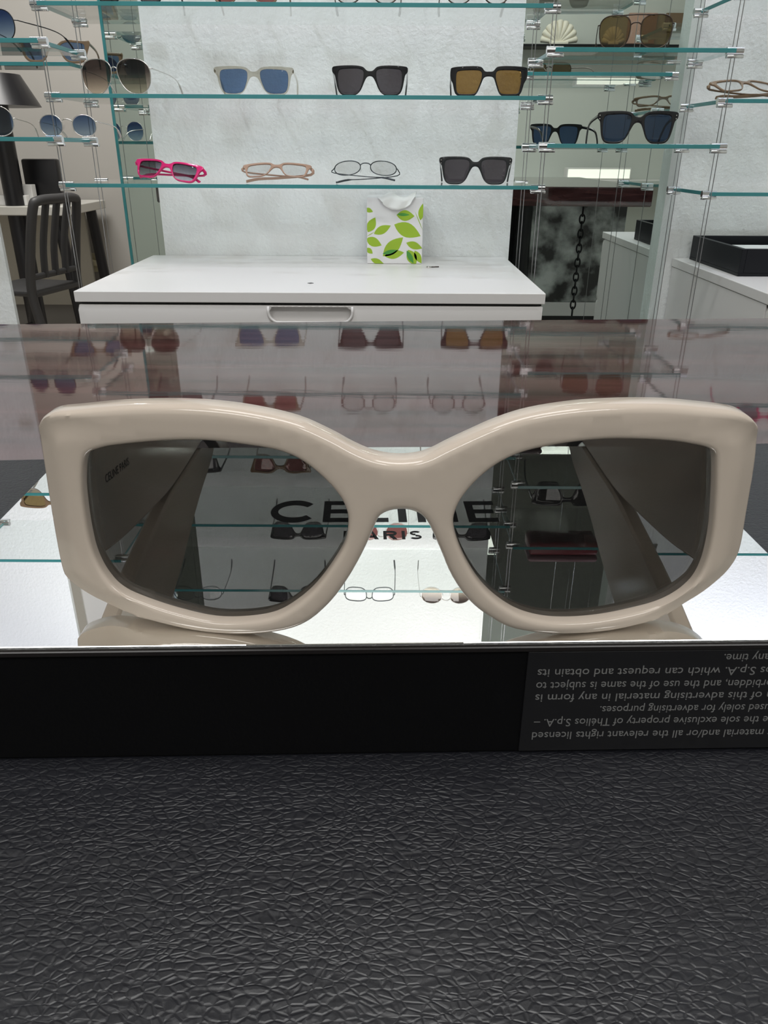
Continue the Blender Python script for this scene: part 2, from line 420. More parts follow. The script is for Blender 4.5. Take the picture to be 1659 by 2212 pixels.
# antique silvered panel under the counter end, seen in the mirror
m_ant, n, l, b = new_mat('antique_silvered_glass')
nz = n.new('ShaderNodeTexNoise'); nz.inputs['Scale'].default_value = 9; nz.inputs['Detail'].default_value = 8
tcc = n.new('ShaderNodeTexCoord'); l.new(tcc.outputs['Object'], nz.inputs['Vector'])
cr = n.new('ShaderNodeValToRGB'); cr.color_ramp.elements[0].position = 0.4; cr.color_ramp.elements[0].color = (0.06, 0.06, 0.06, 1)
cr.color_ramp.elements[1].position = 0.62; cr.color_ramp.elements[1].color = (0.62, 0.66, 0.65, 1)
l.new(nz.outputs['Fac'], cr.inputs[0]); l.new(cr.outputs[0], b.inputs['Base Color']); b.inputs['Metallic'].default_value = 0.6
b.inputs['Roughness'].default_value = 0.3
bb = n.new('ShaderNodeBump'); bb.inputs['Strength'].default_value = 0.5; l.new(nz.outputs['Fac'], bb.inputs['Height']); l.new(bb.outputs[0], b.inputs['Normal'])
t = thing('antique_panel', 'mottled silver antique glass panel under the counter end, seen in the wall mirror', 'panel', (0.82, 0.40, 0))
link('glass', bx((-0.20, 0, 0.42), (0.20, 0.02, CT - 0.08), 0.002), m_ant, t)
link('skirting', bx((-0.20, 0, 0.36), (0.20, 0.025, 0.42), 0.002), m_cab, t)
link('base', bx((-0.20, 0, 0), (0.20, 0.02, 0.36), 0.002), m_plastic_black, t)
# chain
t = thing('hanging_chain', 'black iron chain hanging below the counter edge, seen in the wall mirror', 'chain', (0.80, 0.56, CT - 0.078))
def link_bm():
    P = []
    for k in range(16):
        a = 2 * math.pi * k / 16; P.append((0.010 * math.cos(a), 0, 0.018 * math.sin(a) * 1.0))
    return tb(P, 0.0038, 6, True)
base = link('chain_link', link_bm(), m_blackm, t, True)
for k in range(15):
    o = base if k == 0 else base.copy()
    if k: COL.objects.link(o); o.parent = t
    o.location = (0, 0, -0.018 - 0.0285 * k); o.rotation_euler = (0, 0, R(15) if k % 2 else R(105))

ml, mr_ = onz(0, 988, CT + 0.004), onz(1659, 952, CT + 0.004)
sl2 = (mr_.y - ml.y) / (mr_.x - ml.x)
bm = bmesh.new()
poly_plate(bm, [(-0.42, -0.30), (0.46, -0.30), (0.46, ml.y + sl2 * (0.46 - ml.x)), (-0.42, ml.y + sl2 * (-0.42 - ml.x))], CT + 0.0002, CT + 0.003)
bmesh.ops.bevel(bm, geom=bm.edges[:], offset=0.001, segments=2, affect='EDGES')
tag(link('leather_mat', bm, m_leather), 'black grained leather counter mat under the mirrored display block', 'mat')
MAT = CT + 0.003

# ------------------------------------------------------------------ display block with mirror top and lettering
TOP = CAM.z - 0.092
fl, fr_ = onz(0, 1397, TOP), onz(1659, 1379, TOP)
ang = math.atan2(fr_.y - fl.y, fr_.x - fl.x)
# corner frame: origin at the front centre, local x along the front edge
xl, xr = -0.1035, 0.0985
BD = 0.1155
blk = thing('display_block', 'black display block with mirrored top and black lettering, on leather mat', 'display stand', (0, fl.y - math.tan(ang) * fl.x, MAT), (0, 0, ang))
Hh = TOP - MAT
link('body', bx((xl, 0, 0.0002), (xr, BD, Hh - 0.0022), 0.0006), m_velvet, blk)
link('mirror_plate', bx((xl, -0.0003, Hh - 0.0009), (xr, BD, Hh), 0.00012, 1), m_blockmirror, blk)
link('acrylic_rim', bx((xl - 0.0006, -0.0009, Hh - 0.0022), (xr + 0.0006, BD + 0.0006, Hh - 0.0009), 0.0002, 1), m_acry, blk)
MW = blk.matrix_basis
def toblk(px, py):     # pixel on the mirror top to block-local xy
    p = onz(px, py, TOP); q = Matrix.Translation(blk.location) @ Matrix.Rotation(ang, 4, 'Z')
    return q.inverted() @ p
# letters drawn as polygons in a cell: width w, height 1, stroke s
def bar(x0, y0, x1, y1): return [(x0, y0), (x1, y0), (x1, y1), (x0, y1)]
def G(ch, w, s, v):
    h = s
    if ch == 'E': return [bar(0, 0, v, 1), bar(v, 0, w, h), bar(v, 1 - h, w, 1), bar(v, 0.5 - h / 2, w * 0.92, 0.5 + h / 2)]
    if ch == 'L': return [bar(0, 0, v, 1), bar(v, 0, w, h)]
    if ch == 'I': return [bar(0, 0, v, 1)]
    if ch == 'N': return [bar(0, 0, v, 1), bar(w - v, 0, w, 1), [(v, 1), (v, 0.68), (w - v, 0), (w - v, 0.32)]]
    if ch == 'A': return [[(0, 0), (v, 0), (w / 2 + v * 0.1, 0.86), (w / 2 + v * 0.45, 1), (w / 2 - v * 0.45, 1)], [(w - v, 0), (w, 0), (w / 2 + v * 0.45, 1), (w / 2 + v * 0.1, 0.86)], bar(w * 0.27, 0.22, w * 0.73, 0.22 + h)]
    def arc(cx, cy_, rx, ry, a0, a1, tx, ty, nn=22):
        out = []
        for i in range(nn):
            A = [R(a0 + (a1 - a0) * k / nn) for k in (i, i + 1)]
            out.append([(cx + rx * math.cos(A[0]), cy_ + ry * math.sin(A[0])), (cx + rx * math.cos(A[1]), cy_ + ry * math.sin(A[1])),
                        (cx + (rx - tx) * math.cos(A[1]), cy_ + (ry - ty) * math.sin(A[1])), (cx + (rx - tx) * math.cos(A[0]), cy_ + (ry - ty) * math.sin(A[0]))])
        return out
    if ch == 'C': return arc(w * 0.56, 0.5, w * 0.56, 0.53, 40, 320, v * 1.35, h * 1.25, 40)
    if ch in 'PR':
        g = [bar(0, 0, v, 1), bar(v, 1 - h, w * 0.62, 1), bar(v, 0.42, w * 0.62, 0.42 + h)] + arc(w * 0.62, 0.71, w * 0.36, 0.29, -90, 90, v * 0.9, h)
        if ch == 'R': g.append([(w * 0.42, 0.42), (w * 0.72, 0.42), (w, 0), (w - v * 1.3, 0)])
        return g
    if ch == 'S':
        return arc(w * 0.5, 0.74, w * 0.44, 0.26, 30, 270, v * 0.85, h * 0.9) + arc(w * 0.5, 0.26 + h * 0.05, w * 0.48, 0.26, -150, 90, v * 0.85, h * 0.9)
def word(cells, ytop, ybot, s, name):
    bm = bmesh.new()
    for ch, xa, xb, vv in cells:
        mid = (ytop + ybot) / 2
        a, b = toblk(xa, mid), toblk(xb, mid); y1 = toblk(xa, ytop).y; y0 = toblk(xa, ybot).y
        w_, h_ = b.x - a.x, y1 - y0
        for P in G(ch, 1.0, s, vv):
            poly_plate(bm, [(a.x + p[0] * w_, y0 + p[1] * h_) for p in P], Hh + 0.000004, Hh + 0.00003)
    return link(name, bm, m_ink, blk)
word([('C', 585, 676, .13), ('E', 699, 757, .27), ('L', 785, 838, .3), ('I', 859, 877, 1), ('N', 900, 985, .2), ('E', 1007, 1071, .27)], 1083, 1128, 0.19, 'lettering')
word([('P', 742, 772, .24), ('A', 784, 818, .26), ('R', 828, 858, .24), ('I', 868, 875, 1), ('S', 884, 911, .22)], 1147, 1165, 0.22, 'lettering')
# smoky sticker with small print turned upside down
def toface(px, py):
    q = Matrix.Translation(blk.location) @ Matrix.Rotation(ang, 4, 'Z')
    d = ray(px, py); nrm = Vector((math.sin(ang), -math.cos(ang), 0)); o = blk.location
    t = (o - CAM).dot(nrm) / d.dot(nrm); return q.inverted() @ (CAM + d * t)
p0, p1, p2 = toface(1141, 1406), toface(1125, 1622), toface(1659, 1390)
zt, zb = toface(1141, 1406).z, toface(1125, 1622).z
zb = max(zb, 0.0008)
stk = link('sticker', bx((p0.x, -0.00045, zb), (xr - 0.003, 0.0001, zt), 0.0001, 1), m_sticker, blk)
LINES = [('g material and/or all the relevant rights licensed', 1148, 1587), ('re the sole exclusive property of Thélios S.p.A. –', 1152, 1559),
         ('used solely for advertising purposes.', 1294, 1531), ('n of this advertising material in any form is', 1155, 1506),
         ('orbidden, and the use of the same is subject to', 1157, 1480), ('os S.p.A. which can request and obtain its', 1160, 1452),
         ('any time.', 1561, 1419)]
def text_mesh(s, size):
    cu = bpy.data.curves.new('small_print', 'FONT'); cu.body = s; cu.size = size; cu.extrude = 0.00004; cu.resolution_u = 3
    o = bpy.data.objects.new('tmp', cu); COL.objects.link(o)
    dg = bpy.context.evaluated_depsgraph_get(); me = bpy.data.meshes.new_from_object(o.evaluated_get(dg))
    bpy.data.objects.remove(o); return me
for s, px, py in LINES:
    a = toface(px, py); 
    e = toface(1659, py).x
    me = text_mesh(s, 0.0030)
    wd = max(v.co.x for v in me.vertices)
    full = (e - a.x) if s not in ('any time.', 'used solely for advertising purposes.') else None
    k = (full + 0.0006) / wd if full else (e + 0.0 - a.x) / wd
    ht = 0.0030 * 0.72
    for v in me.vertices:      # turned by 180 degrees: text end at the left
        v.co = Vector((a.x + (wd - v.co.x) * k, -0.00050 + v.co.z * 0.5, a.z + ht / 2 - v.co.y * 1.0))
    me.materials.append(m_stickertext)
    o = bpy.data.objects.new('small_print', me); COL.objects.link(o); o.parent = blk

# ------------------------------------------------------------------ the big cream sunglasses
XC = 0.0028; Y0 = 0.1335
def fsurf(x, z=0): return Y0 + 2.2 * (x - XC) ** 2
def side(x, z):        # 1 on the outer flanks, 0 elsewhere and along the top edge
    e = min(1, max(0, (abs(x - XC) - 0.050) / 0.014)); g = min(1, max(0, (0.0475 - z) / 0.008))
    return e * e * (3 - 2 * e) * g * g * (3 - 2 * g)
def onf(px, py):       # pixel to the curved front of the frame
    y = Y0 + 0.003
    for _ in range(12):
        p = ony(px, py, y); y = fsurf(p.x)
    return (p.x, p.z - TOP)
def ono(px, py):       # outline: follows the chamfered, set back ends
    y = Y0 + 0.003
    for _ in range(12):
        p = ony(px, py, y); y = fsurf(p.x) + 0.0016 + 0.0011 * side(p.x, p.z - TOP)
    return (p.x, p.z - TOP)
OUT = [(87,937),(89,915),(100,898),(125,889),(156,886),(253,877),(349,874),(446,877),(542,889),(639,911),(711,942),(759,968),(798,985),(830,993),(862,996),(900,993),(930,984),
 (962,968),(1004,948),(1077,916),(1149,894),(1245,879),(1342,873),(1438,873),(1510,879),(1573,886),(1608,895),(1628,912),(1634,932),(1630,994),(1611,1110),(1597,1187),(1577,1226),(1544,1259),
 (1500,1291),(1438,1325),(1366,1350),(1293,1363),(1197,1367),(1110,1356),(1062,1334),(1014,1298),(976,1245),(951,1187),(927,1134),(908,1111),(884,1101),(860,1100),(841,1103),(822,1113),
 (812,1130),(798,1163),(774,1212),(745,1260),(711,1303),(663,1342),(605,1361),(518,1368),(422,1360),(325,1337),(253,1312),(209,1293),(171,1270),(147,1250),(135,1226),(118,1139),(99,1019)]
HL = [(190,990),(197,975),(214,967),(253,960),(349,954),(446,955),(542,966),(605,978),(653,999),(701,1038),(735,1077),(750,1110),(752,1139),(745,1178),(721,1221),(687,1265),(648,1298),(600,1323),
 (542,1331),(470,1330),(398,1315),(330,1294),(272,1269),(238,1236),(214,1192),(200,1139),(190,1067),(188,1019)]
HR = [(1537,985),(1529,968),(1505,960),(1438,952),(1342,951),(1269,955),(1197,965),(1130,980),(1077,1004),(1033,1038),(1000,1076),(983,1110),(980,1139),(990,1178),(1009,1221),(1038,1264),(1077,1298),
 (1125,1322),(1187,1332),(1269,1329),(1351,1315),(1428,1293),(1481,1259),(1510,1216),(1527,1149),(1534,1067)]
for _ in range(12):    # seat the lowest point of the rim on the mirror plate
    zmin = min(ono(*p)[1] for p in OUT); Y0 += zmin / 0.72
def hole(P):
    q = [onf(*p) for p in P]; ax = [p[0] for p in q]; az = [p[1] for p in q]
    cx_, cz_ = (min(ax) + max(ax)) / 2, (min(az) + max(az)) / 2; a, b = (max(ax) - min(ax)) / 2, (max(az) - min(az)) / 2
    sgn = 1 if cx_ > XC else -1; out = []
    for (px, py), (x, z) in zip(P, q):
        w_ = min(1, max(0, 0.5 + 0.8 * sgn * (x - cx_) / a - 0.6 * (z - cz_) / b)); y = Y0
        for _ in range(12):
            p = ony(px, py, y); y = fsurf(p.x) + 0.0004 + 0.0026 * w_
        out.append((p.x, p.z - TOP))
    return catmull(out, 4)
o2 = catmull([ono(*p) for p in OUT], 4); h1 = hole(HL); h2 = hole(HR)
zmin = min(p[1] for p in o2)
print('frame seat', Y0, zmin)
DZ = -zmin + 0.0001
sh = lambda P: [(x, z + DZ) for x, z in P]
o2, h1, h2 = sh(o2), sh(h1), sh(h2)
def cham(x, z, d):
    e = side(x, z); wch = 0.0050
    return 0.0027 * e * max(0, 1 - d / wch)
sg = thing('sunglasses', 'large cream-framed sunglasses with dark grey lenses standing on mirrored display block', 'sunglasses', (0, 0, TOP))
fr = link('frame_front', plate(o2, [h1, h2], 0.0062, 0.0016, 0.0016, fsurf, cham, 0.0009, rin=0.0011), m_cream, sg, True, 50)
for h in (h1, h2):
    lp = inset(ccw(resample(h, 0.001)), -0.0006)
    link('lens', plate(lp, [], 0.0018, 0.0003, 0.003, lambda x, z: fsurf(x) + 0.0030 - 0.6 * ((z - 0.024) ** 2), None, 0.0012), L_dark, sg, True, 50)
lowp = [(.1475, .0105), (.153, .0093), (.166, .0065), (.19, .003), (.212, .0006), (.245, .0004), (.256, -.0006), (.267, -.005), (.278, -.013), (.286, -.0215)]
upp = [(.294, -.019), (.288, -.007), (.275, .0045), (.262, .0110), (.248, .0142), (.232, .0185), (.215, .0245), (.2, .029), (.18, .0335), (.160, .0372), (.1475, .0388)]
prof = catmull(lowp, 4, False) + catmull(upp, 4, False)
for sx, X in ((-1, -0.0652), (1, 0.0708)):
    bm = prism_x(prof, X - 0.0022, X + 0.0022)
    tp = link('temple', bm, m_cream, sg, True, 40)
    bv = tp.modifiers.new('bevel', 'BEVEL'); bv.width = 0.0009; bv.segments = 2; bv.limit_method = 'ANGLE'; bv.angle_limit = R(50)
# small print pressed on the inner side of the left arm
me = text_mesh('CELINE PARIS', 0.0028)
for v in me.vertices: v.co = Vector((-0.0652 + 0.00225 + v.co.z * .3, 0.1600 + v.co.x, 0.0235 + v.co.y - v.co.x * 0.12))
me.materials.append(m_ink); o = bpy.data.objects.new('inner_print', me); COL.objects.link(o); o.parent = sg

# ------------------------------------------------------------------ eyewear for the shelves (front at y=0, arms to +y)
WAY = [(0,39),(5,39.5),(9,42.5),(14,46),(28,48),(50,48),(65,47),(71,45.5),(72,41.5),(71,37),(67,33),(65,24),(62.5,13),(58.5,5),(52,0.8),(40,0),(29,0.6),(21.5,4.5),(16,11),(11,21),(6,29),(0,31)]
WAYH = [(12,37),(15,41),(25,43),(45,42.5),(56,41.5),(60,38),(61,28),(59,13),(55.5,6.5),(50,3.8),(36,3),(27,4.2),(20.5,8),(15.5,18),(12.5,28)]
BOX = [(0,40),(8,40.5),(13,46),(18,48),(30,49),(55,48.5),(70,47),(74,44),(74,30),(69,21),(66,10),(62,3),(54,0.5),(35,0),(26,1),(20,7),(14,20),(9,30),(0,32)]
BOXH = [(13.5,36),(16,40.5),(24,42),(45,42),(58,41),(62,38),(62.5,25),(61,10),(57,5),(48,4),(32,4),(24,6),(19,15),(14.5,27)]
CAT = [(0,33),(7,34),(13,38),(20,42),(35,44),(52,43),(66,43),(73,44),(75,39),(72,31),(68,22),(62,8),(54,1.5),(44,0),(32,0.5),(24,3),(17,10),(12,20),(7,25)]
CATH = [(13,29),(17,35),(28,39),(42,39),(56,38),(63,35),(62,25),(57,11),(50,6),(40,5),(30,5.5),(23,9),(17,18)]
def full(P, sx, sz):
    q = [(x * sx / 1000, z * sz / 1000) for x, z in P]
    return q + [(-x, z) for x, z in q[::-1] if x > 1e-6]
def eyelens(P, sx, sz, s): return [(s * x * sx / 1000, z * sz / 1000) for x, z in P]
def oval(cx, cz, a, b, n=2.0, taper=0.0, tilt=0.0, N=44):
    out = []
    for k in range(N):
        t = 2 * math.pi * k / N; c, s_ = math.cos(t), math.sin(t)
        x = a * math.copysign(abs(c) ** (2 / n), c); z = b * math.copysign(abs(s_) ** (2 / n), s_)
        x = x * (1 + taper * z / b) + tilt * z
        out.append((cx + x, cz + z))
    return out
def arm_pts(s, hx, hz, spread, folded, length=0.138, yo=0.0):
    if folded:
        zz = hz - 0.004 - yo * 1.2
        return [(s * hx, 0.005, hz), (s * (hx - 0.001), 0.010 + yo, zz), (s * 0.0, 0.015 + yo, zz - 0.004), (-s * (hx - 0.03), 0.014 + yo, zz - 0.008), (-s * (hx - 0.006), 0.012 + yo, zz - 0.018)]
    L = length
    return [(s * hx, 0.004, hz), (s * (hx + spread * 0.1), 0.02, hz - 0.001), (s * (hx + spread * 0.5), L * 0.55, hz * 0.86), (s * (hx + spread * 0.6), L * 0.78, hz * 0.68), (s * (hx + spread * 0.3), L * 0.92, hz * 0.36), (s * hx, L, 0.0022)]
def acetate(label, loc, yaw, fm, lm, shape='way', sx=1.0, sz=1.0, tilt=0.0, folded=False, group=None, name='sunglasses', pins=True, armm=None, thick=0.0032, roll=0.0):
    O, Hh_ = {'way': (WAY, WAYH), 'box': (BOX, BOXH), 'cat': (CAT, CATH)}[shape]
    t = thing(name, label, 'sunglasses' if name == 'sunglasses' else 'glasses', loc, (-tilt, roll, yaw), group)
    out = catmull(full(O, sx, sz), 3); hs_ = [catmull(eyelens(Hh_, sx, sz, s), 3) for s in (-1, 1)]
    cv = lambda x, z: 1.3 * x * x
    link('frame_front', plate(out, hs_, thick, 0.0008, 0.007, cv, None, 0.003), fm, t, True, 45)
    for h in hs_:
        lp = inset(ccw(resample(h, 0.003)), -0.0006)
        link('lens', plate(lp, [], 0.0012, 0.0002, 0.008, lambda x, z: cv(x, z) + 0.0010, None, 0.003), lm, t, True, 45)
    hx = 0.0705 * sx; hz = 0.0405 * sz
    for s in (-1, 1):
        P = catmull(arm_pts(s, hx, hz, 0.004, folded, yo=(0.003 if s > 0 else 0)), 4, False)
        P[0] = (P[0][0], cv(hx, 0) + 0.001, P[0][2])
        P = [(p[0], p[1] + cv(hx, 0) * (0.8 if i < 4 else 1), p[2]) for i, p in enumerate(P)]
        n_ = len(P)
        link('temple', tb(P, [0.0032 if i < n_ * .6 else 0.0036 for i in range(n_)], 8, flat=0.5), armm or fm, t, True, 50)
        if pins:
            bm = bmesh.new()
            for q in (0, 1): tube(bm, [(s * hx * 0.965, cv(hx * .965, 0) - 0.0004, hz + 0.0015 - q * 0.0055), (s * hx * 0.965, cv(hx * .965, 0) + 0.001, hz + 0.0015 - q * 0.0055)], 0.0009, 8)
            link('rivet', bm, m_silver, t)
    return settle(t, loc[2])
def wire(label, loc, yaw, fm, lm, lens, bridge=1, hz=None, tilt=0.0, folded=False, group=None, name='sunglasses', rr=0.0009, brz=None):
    t = thing(name, label, 'sunglasses' if name == 'sunglasses' else 'glasses', loc, (-tilt, 0, yaw), group)
    cv = lambda x: 1.3 * x * x
    xs = [p[0] for p in lens]; zs = [p[1] for p in lens]
    zc = (min(zs) + max(zs)) / 2; hz = hz or zc + 0.35 * (max(zs) - zc); hx = max(xs) + 0.003
    for s in (-1, 1):
        P = [(s * x, cv(x), z + rr) for x, z in lens]
        link('rim', tb(P, rr, 6, True), fm, t, True)
        L2 = [(s * x, z + rr) for x, z in lens]
        link('lens', plate(L2, [], 0.0009, 0.0002, 0.008, lambda x, z: cv(x) - 0.0004, None, 0.003), lm, t, True, 45)
        P = catmull(arm_pts(s, hx, hz, 0.004, folded, yo=(0.003 if s > 0 else 0)), 4, False)
        P = [(s * (hx - 0.004), cv(hx), hz)] + [(p[0], p[1] + cv(hx), p[2]) for p in P]
        n_ = len(P)
        link('temple', tb(P, [rr * 1.0 if i < n_ * .68 else rr * 2.0 for i in range(n_)], 6), fm, t, True)
        link('nose_pad', tb([(s * (min(xs) - 0.0015), 0.005, zc + 0.003), (s * (min(xs) + 0.0005), 0.005, zc - 0.006)], 0.0018, 8), L_clear, t, True)
    ix = min(xs); bz = brz or zc + 0.45 * (max(zs) - zc)
    bm = bmesh.new()
    tube(bm, catmull([(-ix - 0.001, 0.001, bz - 0.001), (-ix * 0.5, -0.0005, bz + 0.003), (ix * 0.5, -0.0005, bz + 0.003), (ix + 0.001, 0.001, bz - 0.001)], 5, False), rr * 1.1, 6)
    if bridge == 2:
        zt2 = max(zs)
        tube(bm, [(-ix - 0.020, 0.001, zt2), (-ix - 0.006, 0, zt2 + 0.001), (0, 0, zt2 + 0.0015), (ix + 0.006, 0, zt2 + 0.001), (ix + 0.020, 0.001, zt2)], rr * 1.1, 6)
    link('bridge', bm, fm, t, True)
    return settle(t, loc[2])

def settle(t, base):   # rest the lowest point on the surface
    mw = Matrix.Translation(t.location) @ t.rotation_euler.to_matrix().to_4x4()
    lo = min((mw @ v.co).z for c in t.children for v in c.data.vertices)
    t.location.z += base - lo + 0.0003
    return t
# ------------------------------------------------------------------ glass shelves on cables
def clamp(bm, x, y, z, s):      # clamp body along x, gripping the pane end
    tube(bm, [(x - 0.014, y, z), (x + 0.014, y, z)], 0.0062, 14)
    box(bm, (x - 0.013, y - 0.004, z - 0.011), (x + 0.016, y + 0.005, z - 0.0055), 0, 0.001)
def shelf(label, x0, x1, y0, y1, z, clamps=('fl', 'bl', 'fr', 'br'), group=None, th=0.007, drop=0.0):
    """z is the top surface; drop lowers the right end a little"""
    t = thing('glass_shelf', label, 'shelf', ((x0 + x1) / 2, (y0 + y1) / 2, z), (0, math.atan2(drop, x1 - x0), 0), group)
    w_, d_ = (x1 - x0) / 2, (y1 - y0) / 2
    bm = bx((-w_, -d_, -th), (w_, d_, 0), 0.0004, 1)
    bm.normal_update()
    for f in bm.faces: f.material_index = 0 if (abs(f.normal.z) > 0.9 or f.calc_center_median().y > d_ - 0.001) else 1
    link('glass_pane', bm, [m_shelfglass, m_edge], t)
    pos = {'fl': (-w_, -d_ + 0.008), 'bl': (-w_, d_ - 0.012), 'fr': (w_, -d_ + 0.008), 'br': (w_, d_ - 0.012)}
    for c in clamps:
        bm = bmesh.new(); x, y = pos[c]
        clamp(bm, x, y, -th / 2, 1 if 'l' in c else -1)
        link('clamp', bm, m_chrome, t, True, 40)
    return t
Z = CAM.z
CX0, CX1, CY0, CY1 = -0.630, 0.300, 1.64, 1.865
cz = [(-0.0620, 'lower clear glass shelf on the central column, holding pink sunglasses'),
      (0.0935, 'clear glass shelf on the central column holding the four upright sunglasses'),
      (0.2400, 'clear glass shelf crossing the top edge of the picture above the central column')]
for z, lab in cz: shelf(lab, CX0, CX1, CY0, CY1, Z + z)
for z in (0.4545, 0.629, 0.8085):
    shelf({0.4545: 'clear glass shelf above the picture holding red lens sunglasses, seen in the mirrored block', 0.629: 'clear glass shelf seen in the mirrored block across the lettering', 0.8085: 'clear glass shelf seen in the mirrored block nearest its front edge'}[z], CX0, CX1, CY0, CY1, Z + z)
RX0, RX1, RY0, RY1 = 0.290, 0.600, 1.53, 1.74
shelf('clear glass shelf in the right recess holding brown aviator sunglasses', RX0, RX1, RY0, RY1, Z + 0.161)
shelf('clear glass shelf in the right recess holding large black sunglasses', RX0, RX1, RY0, RY1, Z + 0.012)
shelf('uppermost clear glass shelf of the right recess, just above the picture', RX0, RX1, RY0, RY1, Z + 0.330)
shelf('narrow clear glass shelf against the right wall mirror', 0.295, 0.600, 1.85, 1.94, Z + 0.150, ('fr', 'fl'))
LX0, LX1, LY0, LY1 = -0.93, -0.585, 1.50, 1.70
shelf('upper clear glass shelf at the left edge of the picture', LX0, LX1, LY0, LY1, Z + 0.167)
shelf('lower clear glass shelf at the left edge holding round blue sunglasses', LX0, LX1, LY0, LY1, Z + 0.018)
shelf('clear glass shelf at the left edge behind, holding the blue lens sunglasses', -0.95, -0.640, 1.79, 1.885, Z + 0.158, ())
shelf('high clear glass shelf of the right recess carrying wide black sunglasses', RX0, RX1, RY0, RY1, Z + 0.479)
shelf('high clear glass shelf of the right recess carrying a dark red case', RX0, RX1, RY0, RY1, Z + 0.628)
shelf('high clear glass shelf above the left edge, carrying brown sunglasses, mirrored in the block', LX0, LX1, LY0, LY1, Z + 0.488)
shelf('empty clear glass shelf above the left edge, its green edge mirrored at lower left', LX0, LX1, LY0, LY1, Z + 0.650)
shelf('high clear glass shelf on the right column carrying dark sunglasses, mirrored in the block', 0.640, 1.35, 1.64, 1.865, Z + 0.480)
shelf('highest clear glass shelf on the right column, its green edge mirrored at lower right', 0.640, 1.35, 1.64, 1.865, Z + 0.700)
for z, lab in ((0.262, 'top clear glass shelf on the right column'), (0.0905, 'clear glass shelf on the right column holding folded tortoiseshell glasses'), (-0.072, 'lowest clear glass shelf on the right column above the black tray')):
    shelf(lab, 0.640, 1.35, 1.64, 1.865, Z + z)
for z, lab in ((0.262, 'top clear glass shelf on the left column, outside the picture'), (0.0905, 'middle clear glass shelf on the left column, outside the picture')):
    shelf(lab, -1.60, -1.0, 1.64, 1.865, Z + z)
# cables
def cable(x, y, label, z0=0.0, z1=CEIL):
    bm = bmesh.new(); tube(bm, [(0, 0, 0), (0, 0, z1 - z0)], 0.0008, 6)
    o = link('steel_cable', bm, m_cable, None, True); o.location = (x, y, z0)
    tag(o, label, 'cable')
CAB = 0.7995
for x, y, lab in ((CX0 - 0.002, CY0 + 0.008, 'thin steel cable holding the front left ends of the central glass shelves'), (CX0 - 0.002, CY1 - 0.012, 'thin steel cable holding the back left ends of the central glass shelves'),
                  (CX1 + 0.002, CY0 + 0.008, 'thin steel cable holding the front right ends of the central glass shelves'), (CX1 + 0.002, CY1 - 0.012, 'thin steel cable holding the back right ends of the central glass shelves'),
                  (RX0 - 0.002, RY0 + 0.008, 'thin steel cable holding the front left ends of the right recess shelves'), (RX0 - 0.002, RY1 - 0.012, 'thin steel cable holding the back left ends of the right recess shelves'),
                  (RX1 + 0.002, RY0 + 0.008, 'thin steel cable holding the front right ends of the right recess shelves'), (RX1 + 0.002, RY1 - 0.012, 'thin steel cable holding the back right ends of the right recess shelves'),
                  (0.638, 1.648, 'thin steel cable at the front left of the right column shelves'), (0.638, 1.853, 'thin steel cable at the back left of the right column shelves'),
                  (LX1 + 0.002, LY0 + 0.008, 'thin steel cable at the front right ends of the left shelves'), (LX1 + 0.002, LY1 - 0.012, 'thin steel cable at the back right ends of the left shelves')):
    oncab = (-0.549 < x < 0.285 and 1.40 < y < 1.89) 
    cable(x, y, lab, CAB + 0.0005 if oncab else 0.0)

# ------------------------------------------------------------------ eyewear on show
S2, S1, S0 = Z - 0.0620, Z + 0.0935, Z + 0.24
def xat(px, py, y): return ony(px, py, y).x
def sx1(px, y=1.665): return xat(px, 190, y)
def sx2(px, y=1.665): return xat(px, 380, y)
FY = 1.668
def dz(x): return 0.0
def on(z, x): return z + dz(x) + 0.0003
x = sx1(250)
wire('brown gradient oversized sunglasses with thin silver rims, leftmost on the central shelf', (x, FY, on(S1, x)), R(-10), m_silver, L_gbrown,
     oval(0.0385, 0.030, 0.031, 0.029, 2.4, 0.16, -0.10), hz=0.044)
x = sx1(549); acetate('transparent champagne sunglasses with blue lenses, on the shelf with three darker pairs', (x, FY, on(S1, x)), R(3), L_teaf, L_blue, 'way', 1.05, 1.0, pins=True)
x = sx1(799); acetate('glossy black sunglasses with smoke grey lenses, middle of the central shelf', (x, FY, on(S1, x)), R(0), m_black, L_smoke, 'way', 1.0, 1.05, pins=False)
x = sx1(1055); acetate('glossy black sunglasses with amber brown lenses at the right end of the shelf', (x, FY, on(S1, x)), R(-4), m_black, L_brown, 'box', 0.98, 1.03, pins=False)
x = sx2(352); acetate('bright pink sunglasses with grey gradient lenses lying folded on the lower shelf', (x, FY, on(S2, x)), R(-16), m_pink, L_ggrey, 'way', 1.04, 0.80, tilt=R(30), roll=R(5), folded=True, pins=False, thick=0.005)
x = sx2(594); acetate('beige brown optical glasses lying folded on the lower shelf', (x, FY, on(S2, x)), R(-2), m_beige, L_clear, 'way', 0.97, 0.82, tilt=R(52), folded=True, name='eyeglasses', pins=False, thick=0.003)
x = sx2(789); wire('thin dark metal round optical glasses lying folded on the lower shelf', (x, FY, on(S2, x)), R(0), m_gun, L_clear, oval(0.036, 0.021, 0.026, 0.0205, 2.2, 0.05), tilt=R(52), folded=True, name='eyeglasses', rr=0.0010)
x = sx2(1026); acetate('matte charcoal square sunglasses with smoke lenses at the right of the lower shelf', (x, FY, on(S2, x)), R(-6), m_charc, L_smoke, 'way', 1.0, 1.06)
